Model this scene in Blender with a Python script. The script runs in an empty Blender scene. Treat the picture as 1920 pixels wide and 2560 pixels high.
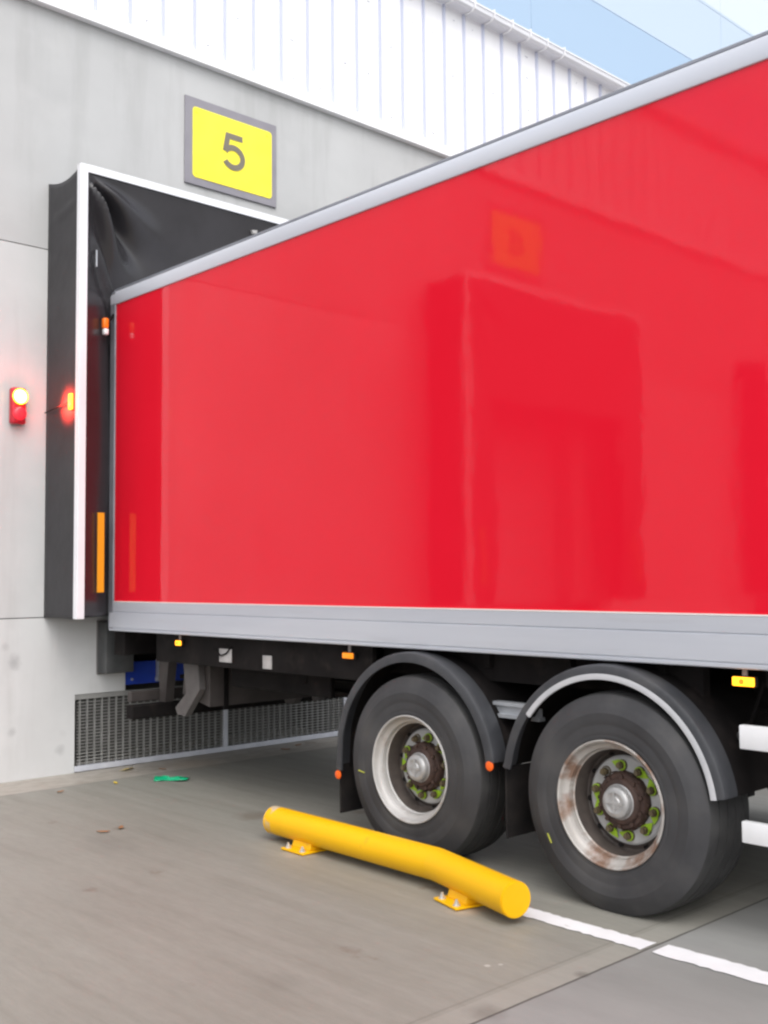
import bpy, bmesh, math, random
from mathutils import Vector, Matrix
random.seed(5)
SC = bpy.context.scene
COL = SC.collection
R = math.radians

# ------------------------------------------------------------------ helpers
def link(o): COL.objects.link(o); return o

def tag(o, label=None, cat=None, group=None, kind=None):
    if label: o['label'] = label
    if cat: o['category'] = cat
    if group: o['group'] = group
    if kind: o['kind'] = kind
    return o

def thing(name, loc, label, cat, group=None):
    o = link(bpy.data.objects.new(name, None)); o.location = loc
    o.empty_display_size = 0.2
    return tag(o, label, cat, group)

def root_loc(o):
    v = Vector((0, 0, 0))
    while o is not None:
        v += Vector(o.location); o = o.parent
    return v

class MB:
    """collects shapes in world coordinates; build() links them as one mesh"""
    def __init__(s): s.bm = bmesh.new()
    def box(s, x0, x1, y0, y1, z0, z1, bev=0.0, seg=2, mi=0, mat=None):
        b = bmesh.new()
        v = [b.verts.new((x, y, z)) for x in (x0, x1) for y in (y0, y1) for z in (z0, z1)]
        for f in ((0,1,3,2),(4,6,7,5),(0,4,5,1),(2,3,7,6),(0,2,6,4),(1,5,7,3)):
            b.faces.new([v[i] for i in f])
        if bev > 0:
            bmesh.ops.bevel(b, geom=b.edges[:], offset=bev, segments=seg, affect='EDGES', profile=0.5)
        return s._add(b, mi, mat)
    def _add(s, b, mi=0, mat=None):
        bmesh.ops.recalc_face_normals(b, faces=b.faces[:])
        if mat is not None: b.transform(mat)
        mp = {}
        for v in b.verts: mp[v] = s.bm.verts.new(v.co)
        for f in b.faces:
            try: n = s.bm.faces.new([mp[v] for v in f.verts])
            except ValueError: continue
            n.material_index = mi
        b.free(); return s
    def prism(s, pts, vec, mi=0, bev=0.0, mat=None):
        """planar polygon pts swept by vec"""
        b = bmesh.new()
        lo = [b.verts.new(p) for p in pts]; hi = [b.verts.new(Vector(p) + Vector(vec)) for p in pts]
        n = len(pts)
        b.faces.new(lo); b.faces.new(hi[::-1])
        for i in range(n): b.faces.new((lo[i], lo[(i+1) % n], hi[(i+1) % n], hi[i]))
        if bev > 0:
            bmesh.ops.bevel(b, geom=b.edges[:], offset=bev, segments=2, affect='EDGES', profile=0.5)
        return s._add(b, mi, mat)
    def rings(s, rings, closed=True, cap=True, mi=0):
        b = bmesh.new()
        vs = [[b.verts.new(p) for p in r] for r in rings]
        n = len(vs[0])
        for a, c in zip(vs, vs[1:]):
            for i in range(n if closed else n-1):
                b.faces.new((a[i], a[(i+1) % n], c[(i+1) % n], c[i]))
        if cap: b.faces.new(vs[0][::-1]); b.faces.new(vs[-1])
        return s._add(b, mi)
    def tube(s, path, r, seg=12, mi=0, cap=True):
        P = [Vector(p) for p in path]; rings = []
        up = None
        for i, p in enumerate(P):
            if i == 0: t = (P[1]-P[0]).normalized(); k = 1
            elif i == len(P)-1: t = (P[-1]-P[-2]).normalized(); k = 1
            else:
                a = (P[i]-P[i-1]).normalized(); c = (P[i+1]-P[i]).normalized(); t = (a+c).normalized()
            if up is None:
                up = Vector((0,0,1)) if abs(t.z) < .9 else Vector((1,0,0))
            u = (up - t*up.dot(t)).normalized(); w = t.cross(u); up = u
            rings.append([p + u*math.cos(2*math.pi*j/seg)*r + w*math.sin(2*math.pi*j/seg)*r for j in range(seg)])
        return s.rings(rings, True, cap, mi)
    def cyl(s, p0, p1, r, seg=16, mi=0): return s.tube([p0, p1], r, seg, mi)
    def lathe(s, prof, c, seg=64, mi=0, sgn=1, a0=0.0, a1=2*math.pi, closed_prof=False):
        """profile of (depth along +X, radius) turned about the X axis through c"""
        full = abs(a1-a0-2*math.pi) < 1e-6
        n = seg if full else seg+1
        b = bmesh.new(); vs = []
        for (d, r) in prof:
            if r < 1e-6:
                v = b.verts.new((c[0]+sgn*d, c[1], c[2])); vs.append([v]*n); continue
            vs.append([b.verts.new((c[0]+sgn*d, c[1]+r*math.cos(a0+(a1-a0)*j/seg), c[2]+r*math.sin(a0+(a1-a0)*j/seg))) for j in range(n)])
        pairs = list(zip(vs, vs[1:]))
        if closed_prof: pairs.append((vs[-1], vs[0]))
        for A, B in pairs:
            for j in range(seg):
                k = (j+1) % n
                q = []
                for v in (A[j], A[k], B[k], B[j]):
                    if v not in q: q.append(v)
                if len(q) >= 3:
                    try: b.faces.new(q)
                    except ValueError: pass
        if not full and closed_prof:
            b.faces.new([r_[0] for r_ in vs]); b.faces.new([r_[-1] for r_ in vs][::-1])
        return s._add(b, mi)
    def grid(s, fn, nu, nv, mi=0):
        b = bmesh.new()
        vs = [[b.verts.new(fn(i/nu, j/nv)) for j in range(nv+1)] for i in range(nu+1)]
        for i in range(nu):
            for j in range(nv): b.faces.new((vs[i][j], vs[i+1][j], vs[i+1][j+1], vs[i][j+1]))
        return s._add(b, mi)
    def build(s, name, mats, parent=None, smooth=None, solid=0.0, loc=None):
        if not isinstance(mats, (list, tuple)): mats = [mats]
        me = bpy.data.meshes.new(name)
        if loc is not None: off = Vector(loc)
        elif parent is not None: off = root_loc(parent)
        else: off = Vector((0, 0, 0))
        s.bm.transform(Matrix.Translation(-off))
        s.bm.to_mesh(me); s.bm.free()
        for m in mats: me.materials.append(m)
        if smooth is not None:
            me.polygons.foreach_set('use_smooth', [True]*len(me.polygons))
            me.set_sharp_from_angle(angle=R(smooth))
        o = link(bpy.data.objects.new(name, me))
        if parent is not None:
            o.parent = parent
            if loc is not None: o.location = off - root_loc(parent)
        elif loc is not None: o.location = off
        if solid:
            m = o.modifiers.new('Solid', 'SOLIDIFY'); m.thickness = solid; m.offset = 0
        return o

def kids(o): return [c for c in bpy.data.objects if c.parent == o]
def copy_tree(o, parent=None):
    c = link(o.copy())
    if parent is not None: c.parent = parent
    for k in kids(o):
        if k is not c: copy_tree(k, c)
    return c

# ------------------------------------------------------------------ materials
def mat(name, col, rough=.5, metal=0.0, col2=None, scale=3.0, stretch=(1,1,1), detail=5, lo=.35, hi=.65,
        bump=0.0, bscale=None, bstretch=None, bdist=.01, spec=.5, coat=0.0, rough2=None, stains=None, emit=None, estr=0.0, sheen=0):
    m = bpy.data.materials.new(name); m.use_nodes = True
    nt = m.node_tree; N = nt.nodes; L = nt.links
    b = N['Principled BSDF']
    b.inputs['Base Color'].default_value = (*col, 1); b.inputs['Roughness'].default_value = rough
    b.inputs['Metallic'].default_value = metal; b.inputs['Specular IOR Level'].default_value = spec
    b.inputs['Coat Weight'].default_value = coat; b.inputs['Coat Roughness'].default_value = .03
    if emit: b.inputs['Emission Color'].default_value = (*emit, 1); b.inputs['Emission Strength'].default_value = estr
    tc = N.new('ShaderNodeTexCoord')
    def noise(sc, st, det=5, ro=.55):
        mp = N.new('ShaderNodeMapping'); mp.inputs['Scale'].default_value = st
        L.new(tc.outputs['Object'], mp.inputs['Vector'])
        n = N.new('ShaderNodeTexNoise'); n.inputs['Scale'].default_value = sc; n.inputs['Detail'].default_value = det
        n.inputs['Roughness'].default_value = ro
        L.new(mp.outputs[0], n.inputs['Vector']); return n
    def ramp(src, a, c0, bb, c1):
        r = N.new('ShaderNodeValToRGB'); r.color_ramp.elements[0].position = a; r.color_ramp.elements[0].color = (*c0, 1)
        r.color_ramp.elements[1].position = bb; r.color_ramp.elements[1].color = (*c1, 1)
        L.new(src, r.inputs[0]); return r
    cur = None
    if col2:
        n = noise(scale, stretch, detail); r = ramp(n.outputs['Fac'], lo, col, hi, col2); cur = r.outputs[0]
        if rough2 is not None:
            mr = N.new('ShaderNodeMapRange'); mr.inputs[1].default_value = lo; mr.inputs[2].default_value = hi
            mr.inputs[3].default_value = rough; mr.inputs[4].default_value = rough2
            L.new(n.outputs['Fac'], mr.inputs[0]); L.new(mr.outputs[0], b.inputs['Roughness'])
    for st in (stains or []):
        n = noise(st['scale'], st.get('stretch', (1,1,1)), st.get('detail', 4)); r = ramp(n.outputs['Fac'], st['lo'], (0,0,0), st['hi'], (st.get('amt', 1),)*3)
        mx = N.new('ShaderNodeMix'); mx.data_type = 'RGBA'
        L.new(r.outputs[0], mx.inputs['Factor'])
        if cur is not None: L.new(cur, mx.inputs['A'])
        else: mx.inputs['A'].default_value = (*col, 1)
        mx.inputs['B'].default_value = (*st['col'], 1)
        cur = mx.outputs['Result']
    if cur is not None: L.new(cur, b.inputs['Base Color'])
    if bump:
        n = noise(bscale or scale, bstretch or stretch, 3)
        bp = N.new('ShaderNodeBump'); bp.inputs['Strength'].default_value = bump; bp.inputs['Distance'].default_value = bdist
        L.new(n.outputs['Fac'], bp.inputs['Height']); L.new(bp.outputs[0], b.inputs['Normal'])
    m['_b'] = 1
    return m

M = {}
def conc(name, k):
    c = lambda r, g, b: (r*k, g*k, b*k)
    return mat(name, c(.425,.43,.432), .6, col2=c(.515,.52,.522), scale=.9, detail=9, lo=.3, hi=.7, bump=.15, bscale=14, bdist=.004, spec=.35,
        stains=[dict(scale=1.2, stretch=(3.0,1,.35), detail=6, lo=.52, hi=.75, col=c(.345,.345,.34), amt=.55),
                dict(scale=2.6, stretch=(1,1,1.2), detail=7, lo=.55, hi=.8, col=c(.53,.53,.53), amt=.5),
                dict(scale=1.7, stretch=(1,1,1), detail=2, lo=.73, hi=.78, col=c(.22,.22,.22), amt=.45)])
M['concrete'] = conc('precast_concrete', 1.0)
M['concretemid'] = conc('precast_concrete_pale', 1.17)
M['concretebase'] = conc('precast_concrete_base', 1.26)
def spots(m, pts, col=(.20,.20,.21)):
    nt = m.node_tree; N = nt.nodes; L = nt.links; b = N['Principled BSDF']
    src = b.inputs['Base Color'].links[0].from_socket
    geo = N.new('ShaderNodeNewGeometry')
    nz = N.new('ShaderNodeTexNoise'); nz.inputs['Scale'].default_value = 14; L.new(geo.outputs['Position'], nz.inputs['Vector'])
    for (p, r, amt) in pts:
        d = N.new('ShaderNodeVectorMath'); d.operation = 'DISTANCE'; L.new(geo.outputs['Position'], d.inputs[0]); d.inputs[1].default_value = p
        a = N.new('ShaderNodeMath'); a.operation = 'MULTIPLY_ADD'; L.new(nz.outputs['Fac'], a.inputs[0]); a.inputs[1].default_value = r*.9; L.new(d.outputs['Value'], a.inputs[2])
        mr = N.new('ShaderNodeMapRange'); mr.inputs[1].default_value = r*.75; mr.inputs[2].default_value = r*1.5; mr.inputs[3].default_value = amt; mr.inputs[4].default_value = 0
        L.new(a.outputs[0], mr.inputs[0])
        mx = N.new('ShaderNodeMix'); mx.data_type = 'RGBA'; L.new(mr.outputs[0], mx.inputs['Factor']); L.new(src, mx.inputs['A']); mx.inputs['B'].default_value = (*col, 1)
        src = mx.outputs['Result']
    L.new(src, b.inputs['Base Color'])
spots(M['concretebase'], [((3.80,8.42,.95),.07,.42), ((3.72,8.42,1.07),.04,.22), ((3.79,8.42,.39),.045,.3), ((4.20,8.42,.20),.05,.3), ((3.6,8.42,.62),.04,.3)])
M['joint'] = mat('dark_joint', (.06,.06,.06), .9)
M['cladding'] = mat('white_cladding', (.84,.84,.87), .35, col2=(.88,.88,.90), scale=1.5, spec=.5)
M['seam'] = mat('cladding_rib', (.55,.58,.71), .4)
M['screw'] = mat('screw_head', (.50,.51,.56), .5)
M['gutter'] = mat('gutter_metal', (.80,.81,.86), .35, col2=(.85,.86,.90), scale=2)
M['flash'] = mat('flashing_metal', (.86,.86,.88), .35)
M['bluewall'] = None
M['signgrey'] = mat('sign_grey', (.235,.225,.255), .55, col2=(.27,.26,.29), scale=4)
M['number'] = mat('sign_number', (.17,.15,.115), .55, col2=(.20,.18,.14), scale=4)
M['signyellow'] = mat('sign_yellow', (.92,.80,.045), .4, col2=(.94,.83,.06), scale=3)
M['fabric'] = mat('black_fabric', (.025,.024,.027), .42, col2=(.033,.032,.036), scale=3, spec=.35, bump=.25, bscale=3.5, bdist=.02)
M['curtain'] = mat('curtain_fabric', (.028,.026,.029), .27, col2=(.036,.034,.038), scale=3, spec=.65, bump=.15, bscale=60, bdist=.001)
M['whitealu'] = mat('white_aluminium', (.76,.77,.81), .32, metal=0, col2=(.82,.83,.86), scale=3, spec=.5)
M['strip'] = mat('amber_strip', (.80,.34,.01), .5)
M['red'] = mat('red_paint', (.685,.0085,.024), .050, col2=(.71,.010,.028), scale=.6, spec=.38, bump=.075, bscale=5.0, bstretch=(1,1,.8), bdist=.01)
M['silver'] = mat('anodised_rail', (.47,.49,.545), .36, metal=.25, col2=(.53,.55,.60), scale=1.3, stretch=(1,.3,4), spec=.5,
    stains=[dict(scale=5, stretch=(1,.25,3), detail=6, lo=.6, hi=.85, col=(.36,.36,.38), amt=.5)])
M['silverlight'] = mat('anodised_roof_rail', (.56,.58,.64), .36, metal=.2, col2=(.62,.64,.70), scale=1.3, stretch=(1,.3,4))
M['silverdark'] = mat('worn_post', (.22,.23,.26), .45, metal=.35, col2=(.30,.31,.35), scale=3)
M['trimwhite'] = mat('pale_trim', (.75,.70,.68), .4)
M['roof'] = mat('roof_grey', (.40,.41,.44), .5)
M['black'] = mat('chassis_black', (.007,.006,.006), .75, col2=(.014,.012,.012), scale=4, spec=.12,
    stains=[dict(scale=7, detail=6, lo=.55, hi=.75, col=(.035,.028,.025), amt=.6)])
M['brownsteel'] = mat('dirty_steel', (.045,.038,.036), .6, col2=(.07,.06,.057), scale=4, detail=7)
M['greysteel'] = mat('grey_steel', (.20,.19,.19), .5, col2=(.27,.25,.25), scale=5, metal=.3)
M['armsteel'] = mat('dull_arm_steel', (.085,.077,.075), .6, col2=(.12,.11,.107), scale=6)
M['galv'] = mat('galvanised', (.42,.44,.47), .4, metal=.5, col2=(.52,.54,.57), scale=9, detail=3)
M['galvdull'] = mat('galvanised_dull', (.25,.25,.24), .55, metal=.1, col2=(.31,.31,.30), scale=7)
M['galvpale'] = mat('galvanised_pale', (.55,.57,.63), .4, metal=.2, col2=(.66,.68,.74), scale=6)
M['rubber'] = mat('tyre_rubber', (.032,.032,.035), .62, col2=(.055,.055,.058), scale=2.5, detail=7, spec=.4, bump=.2, bscale=22, bdist=.003,
    stains=[dict(scale=4.5, detail=7, lo=.50, hi=.78, col=(.085,.081,.078), amt=.5)])
M['tread'] = mat('tyre_tread', (.022,.022,.023), .7, col2=(.04,.04,.04), scale=8)
M['bumprub'] = mat('bumper_rubber', (.055,.058,.060), .65, col2=(.085,.088,.09), scale=6)
M['guard'] = mat('mudguard_plastic', (.030,.032,.037), .42, col2=(.05,.052,.058), scale=5, spec=.5,
    stains=[dict(scale=3.5, detail=6, lo=.55, hi=.8, col=(.10,.095,.09), amt=.5)])
M['guardtrim'] = mat('mudguard_trim', (.42,.43,.45), .45, col2=(.5,.5,.52), scale=6)
M['flap'] = mat('mud_flap', (.012,.011,.012), .85, col2=(.024,.021,.020), scale=8, spec=.15)
M['rim'] = mat('rim_steel', (.36,.34,.32), .55, metal=.2, col2=(.46,.44,.42), scale=5, detail=6,
    stains=[dict(scale=7, stretch=(.4,1,1), detail=7, lo=.46, hi=.60, col=(.17,.080,.040), amt=.85)])
M['rimclean'] = mat('rim_silver', (.39,.38,.37), .5, metal=.25, col2=(.49,.48,.47), scale=5, detail=6,
    stains=[dict(scale=7, stretch=(.4,1,1), detail=7, lo=.58, hi=.74, col=(.22,.12,.07), amt=.6)])
M['rimdark'] = mat('rim_inner_dark', (.050,.040,.036), .6, col2=(.085,.07,.062), scale=8)  # darker brown tone for the barrel and cone inside the rim
M['rimdisc'] = mat('rim_disc_grey', (.40,.40,.40), .5, col2=(.50,.50,.50), scale=9, detail=6,
    stains=[dict(scale=11, detail=5, lo=.62, hi=.8, col=(.2,.13,.09), amt=.6)])
M['rust'] = mat('rusty_hub', (.036,.020,.016), .7, col2=(.075,.042,.032), scale=18, detail=6)
M['cap'] = mat('hub_cap_grey', (.36,.36,.36), .42, metal=.4, col2=(.48,.48,.48), scale=20, bump=.25, bscale=25, bdist=.004)
M['nut'] = mat('nut_steel', (.085,.065,.04), .5, col2=(.13,.10,.05), scale=30)
M['lime'] = mat('indicator_lime', (.29,.47,.02), .45)
M['chalk'] = mat('yellow_chalk', (.42,.44,.06), .8)
M['sticker'] = mat('white_sticker', (.32,.31,.305), .6, col2=(.46,.445,.44), scale=14)
M['whitebar'] = mat('white_bar', (.78,.79,.80), .35, col2=(.84,.84,.86), scale=4, stains=[dict(scale=6, stretch=(1,.3,1), detail=6, lo=.66, hi=.8, col=(.5,.49,.47), amt=.5)])
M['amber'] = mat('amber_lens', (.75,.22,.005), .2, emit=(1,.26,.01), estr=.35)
M['amberlit'] = mat('amber_lit_lens', (.9,.35,.01), .2, emit=(1,.36,.015), estr=1.7)
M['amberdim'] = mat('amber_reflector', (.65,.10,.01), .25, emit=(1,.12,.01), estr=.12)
M['ledlit'] = mat('lit_led', (1,.7,.2), .3, emit=(1,.66,.14), estr=5)
M['ledrim'] = mat('lit_led_rim', (1,.5,.05), .3, emit=(1,.48,.02), estr=1.3)
M['ledamber'] = mat('lit_amber_lens', (1,.5,.05), .3, emit=(1,.50,.03), estr=1.2)
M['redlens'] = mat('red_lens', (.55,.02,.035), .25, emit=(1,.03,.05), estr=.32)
M['redhouse'] = mat('red_lamp_body', (.50,.015,.03), .35)
M['redglow'] = mat('red_lit_lens', (.9,.1,.02), .25, emit=(1,.35,.02), estr=3.0)
M['yellow'] = mat('yellow_paint', (.80,.435,.002), .45, col2=(.83,.465,.003), scale=2.5, spec=.3, bump=.05, bscale=30, bdist=.003,
    stains=[dict(scale=6, detail=6, lo=.66, hi=.74, col=(.60,.30,.02), amt=.5)])
M['wornyellow'] = mat('worn_yellow_paint', (.80,.435,.002), .45, spec=.3, stains=[dict(scale=11, detail=6, lo=.46, hi=.56, col=(.50,.43,.33), amt=.9)])
M['scuff'] = mat('scuffed_metal', (.50,.44,.36), .6, col2=(.62,.52,.40), scale=16)
M['bolt'] = mat('zinc_bolt', (.62,.62,.60), .35, metal=.6)
M['blue'] = mat('blue_steel', (.016,.048,.40), .45, col2=(.022,.065,.46), scale=5)
M['door'] = mat('dock_door_grey', (.42,.43,.46), .5)
M['interior'] = mat('pit_dark', (.10,.098,.09), .9)
M['green'] = mat('green_plastic', (.008,.36,.17), .35)
M['leaf'] = mat('dry_leaf', (.30,.15,.07), .8)
M['litteryellow'] = mat('yellow_scrap', (.75,.55,.04), .6)
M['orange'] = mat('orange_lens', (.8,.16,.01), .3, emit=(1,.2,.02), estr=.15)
M['paint'] = None

# ---- ground: worn brushed concrete with slab joints
def ground_mat():
    m = bpy.data.materials.new('yard_concrete'); m.use_nodes = True
    nt = m.node_tree; N = nt.nodes; L = nt.links; b = N['Principled BSDF']
    tc = N.new('ShaderNodeTexCoord'); sep = N.new('ShaderNodeSeparateXYZ'); L.new(tc.outputs['Object'], sep.inputs[0])
    def noise(sc, st, det=6, ro=.6):
        mp = N.new('ShaderNodeMapping'); mp.inputs['Scale'].default_value = st; L.new(tc.outputs['Object'], mp.inputs['Vector'])
        n = N.new('ShaderNodeTexNoise'); n.inputs['Scale'].default_value = sc; n.inputs['Detail'].default_value = det; n.inputs['Roughness'].default_value = ro
        L.new(mp.outputs[0], n.inputs['Vector']); return n.outputs['Fac']
    def mr(src, a, c, d=0.0, e=1.0):
        r = N.new('ShaderNodeMapRange'); r.inputs[1].default_value = a; r.inputs[2].default_value = c; r.inputs[3].default_value = d; r.inputs[4].default_value = e
        L.new(src, r.inputs[0]); return r.outputs[0]
    def math_(op, a, c):
        n = N.new('ShaderNodeMath'); n.operation = op
        for i, v in enumerate((a, c)):
            if isinstance(v, (int, float)): n.inputs[i].default_value = v
            else: L.new(v, n.inputs[i])
        return n.outputs[0]
    def mix(f, A, B):
        n = N.new('ShaderNodeMix'); n.data_type = 'RGBA'
        if isinstance(f, (int, float)): n.inputs['Factor'].default_value = f
        else: L.new(f, n.inputs['Factor'])
        for k, v in (('A', A), ('B', B)):
            if isinstance(v, tuple): n.inputs[k].default_value = (*v, 1)
            else: L.new(v, n.inputs[k])
        return n.outputs['Result']
    x, y = sep.outputs['X'], sep.outputs['Y']
    big = noise(.55, (1,1,1), 4); streak = noise(3.2, (3.2,.22,1), 7, .62); fine = noise(38, (1,.25,1), 4)
    wet = noise(.8, (1.3,.35,1), 5)
    base = mix(mr(big, .35, .65), (.222,.215,.186), (.257,.250,.219))
    base = mix(mr(streak, .38, .75, 0, .62), base, (.305,.297,.268))
    base = mix(mr(streak, .42, .25, 0, .42), base, (.185,.172,.150))
    base = mix(mr(fine, .35, .75, 0, .30), base, (.17,.167,.152))
    base = mix(mr(noise(170, (1,1,1), 3), .60, .75, 0, .45), base, (.13,.127,.117))
    base = mix(mr(noise(140, (1,.9,1), 3), .63, .75, 0, .5), base, (.37,.365,.35))
    # newer greyer slab on the camera side of the joint
    slab = mr(y, 2.700, 2.695)
    g = mix(mr(noise(1.2, (1.6,.5,1), 6), .35, .7), (.228,.228,.220), (.300,.300,.290))
    base = mix(slab, base, g)
    # edge band beside the joint
    band = math_('MULTIPLY', math_('GREATER_THAN', y, 2.705), math_('LESS_THAN', y, 2.83))
    base = mix(math_('MULTIPLY', band, .35), base, (.34,.33,.30))
    # drainage strip along the wall
    strip = mr(math_('ADD', y, mr(noise(5, (1,1,1), 3), 0, 1, -.02, .02)), 7.90, 7.93)
    base = mix(math_('MULTIPLY', strip, .85), base, mix(mr(noise(7, (1,2,1), 6), .35, .65), (.30,.27,.23), (.42,.39,.35)))
    # oil and rust spots
    spot = mr(noise(2.3, (1,.8,1), 5), .66, .74, 0, .75); base = mix(spot, base, (.15,.11,.085))
    dark = mr(noise(.9, (1.2,.6,1), 4), .60, .78, 0, .5); base = mix(dark, base, (.13,.125,.115))
    def joint(pos, wdt, amt, src=y):
        wob = mr(noise(9, (1,1,1), 3), 0, 1, -.003, .003)
        d = math_('ABSOLUTE', math_('SUBTRACT', math_('ADD', src, wob), pos), 0.0)
        return mr(d, wdt*.5, wdt, amt, 0)
    base = mix(joint(2.70, .008, .85), base, (.06,.057,.052))
    base = mix(joint(2.86, .008, .35), base, (.12,.115,.10))
    base = mix(joint(7.905, .010, .5), base, (.10,.095,.085))
    for p in (-3.3, -9.3): base = mix(joint(p, .012, .9), base, (.05,.047,.042))
    L.new(base, b.inputs['Base Color'])
    ro = mr(wet, .35, .65, .42, .68); L.new(ro, b.inputs['Roughness'])
    b.inputs['Specular IOR Level'].default_value = .42
    bp = N.new('ShaderNodeBump'); bp.inputs['Strength'].default_value = .35; bp.inputs['Distance'].default_value = .004
    L.new(noise(26, (2.2,.5,1), 5), bp.inputs['Height']); L.new(bp.outputs[0], b.inputs['Normal'])
    return m
M['ground'] = ground_mat()
spots(M['ground'], [((4.00,5.02,0),.12,.55), ((3.90,3.62,0),.11,.5), ((4.15,5.30,0),.07,.4), ((5.3,8.1,0),.3,.35)], (.46,.37,.28))
spots(M['ground'], [((4.42,6.02,0),.16,.45), ((4.35,5.75,0),.08,.4), ((3.58,6.35,0),.05,.4)], (.12,.085,.06))
spots(M['ground'], [((3.62,2.715,0),.04,.5), ((3.05,2.73,0),.09,.35), ((4.75,2.30,0),.12,.3), ((5.2,2.45,0),.18,.35), ((2.7,3.5,0),.12,.15)], (.085,.08,.07))
spots(M['ground'], [((3.42,3.05,0),.016,.5), ((3.47,3.02,0),.012,.4)], (.62,.61,.58))
M['paint'] = mat('road_paint', (.74,.74,.76), .55, col2=(.80,.80,.82), scale=6, stains=[dict(scale=22, stretch=(1,.4,1), detail=6, lo=.64, hi=.75, col=(.42,.41,.39), amt=.6)], bump=.3, bscale=30, bdist=.004)
def bluewall_mat():
    m = bpy.data.materials.new('blue_composite_panel'); m.use_nodes = True
    nt = m.node_tree; N = nt.nodes; L = nt.links; b = N['Principled BSDF']
    tc = N.new('ShaderNodeTexCoord'); sep = N.new('ShaderNodeSeparateXYZ'); L.new(tc.outputs['Object'], sep.inputs[0])
    r = N.new('ShaderNodeValToRGB'); r.color_ramp.interpolation = 'CONSTANT'
    e = r.color_ramp.elements
    e[0].position = 0; e[0].color = (.34,.48,.64,1); e[1].position = .5; e[1].color = (.37,.50,.655,1)
    for p, c in ((.602,(.50,.60,.71,1)), (.677,(.63,.70,.77,1)), (.75,(.66,.72,.78,1))): k = e.new(p); k.color = c
    mrn = N.new('ShaderNodeMapRange'); mrn.inputs[1].default_value = 0; mrn.inputs[2].default_value = 27.2
    L.new(sep.outputs['Z'], mrn.inputs[0]); L.new(mrn.outputs[0], r.inputs[0]); L.new(r.outputs[0], b.inputs['Base Color'])
    b.inputs['Roughness'].default_value = .45
    return m
M['bluewall'] = bluewall_mat()

# ------------------------------------------------------------------ world, light, camera
w = bpy.data.worlds.new('World'); SC.world = w; w.use_nodes = True
nt = w.node_tree; bg = nt.nodes['Background']
sky = nt.nodes.new('ShaderNodeTexSky'); sky.sky_type = 'NISHITA'; sky.sun_disc = False
SUN_EL, SUN_AZ = R(52), R(212)          # azimuth clockwise from +Y: high behind the camera's left shoulder
sky.sun_elevation = SUN_EL; sky.sun_rotation = SUN_AZ
sky.air_density = 1.0; sky.dust_density = 4.0; sky.ozone_density = 1.0
hs = nt.nodes.new('ShaderNodeHueSaturation'); hs.inputs['Saturation'].default_value = .30
nt.links.new(sky.outputs[0], hs.inputs['Color']); nt.links.new(hs.outputs[0], bg.inputs['Color'])
bg.inputs['Strength'].default_value = .13
sl = bpy.data.lights.new('sun', 'SUN'); sl.energy = 0.5; sl.angle = R(110); sl.color = (1, .985, .965)
so = link(bpy.data.objects.new('sun', sl))
sd = Vector((math.sin(SUN_AZ)*math.cos(SUN_EL), math.cos(SUN_AZ)*math.cos(SUN_EL), math.sin(SUN_EL)))
so.rotation_euler = sd.to_track_quat('Z', 'Y').to_euler(); so.location = (-10, -10, 30)

cam = bpy.data.cameras.new('camera'); co = link(bpy.data.objects.new('camera', cam)); SC.camera = co
Rm = Matrix(((.7301783, -.0361223, -.6823011), (-.6832149, -.0496297, -.7285288), (-.0075461, .9981143, -.0609177))).to_4x4()
Rm.translation = (0, 0, 1.6); co.matrix_world = Rm
cam.sensor_fit = 'VERTICAL'; cam.sensor_height = 24; cam.lens = 2701/2560*24; cam.clip_end = 900; cam.clip_start = .05
SC.view_settings.view_transform = 'Standard'; SC.view_settings.look = 'None'; SC.view_settings.exposure = 0.95; SC.view_settings.gamma = 1
SC.cycles.filter_width = 2.4
SC.cycles.max_bounces = 8

# ------------------------------------------------------------------ setting
YW = 8.42
g = MB(); b = bmesh.new()
for s_ in (0,):
    vs = [b.verts.new(p) for p in ((-220,-220,0),(260,-220,0),(260,260,0),(-220,260,0))]; b.faces.new(vs)
g._add(b); tag(g.build('yard', M['ground']), 'brushed grey concrete loading yard with slab joints', 'yard', kind='structure')

def ragged(x0, x1, y0, y1, seedn, taper=0.0):
    rnd = random.Random(seedn); n = max(24, int((y1-y0)*30))
    L_ = []; R_ = []
    for i in range(n+1):
        y = y0 + (y1-y0)*i/n
        L_.append((x0 + rnd.uniform(-.007,.007), y, .0045)); R_.append((x1 + rnd.uniform(-.007,.007), y, .0045))
    m = MB(); bb = bmesh.new()
    a = [bb.verts.new(p) for p in L_]; c = [bb.verts.new(p) for p in R_]
    for i in range(n): bb.faces.new((a[i], c[i], c[i+1], a[i+1]))
    m._add(bb); return m
mk = ragged(4.025, 4.145, 2.712, 3.42, 1)
mk2 = ragged(4.03, 4.165, -9, 2.662, 2)
b = bmesh.new(); b.from_mesh(bpy.data.meshes.new('tmp'))
for v in mk2.bm.verts: mk.bm.verts.new(v.co)
mk.bm.verts.ensure_lookup_table(); n0 = len(mk.bm.verts) - len(mk2.bm.verts); mk2.bm.verts.index_update()
for f in mk2.bm.faces: mk.bm.faces.new([mk.bm.verts[n0+v.index] for v in f.verts])
tag(mk.build('road_marking', M['paint']), 'white painted bay line broken at the slab joint', 'road marking', kind='structure')

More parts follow.
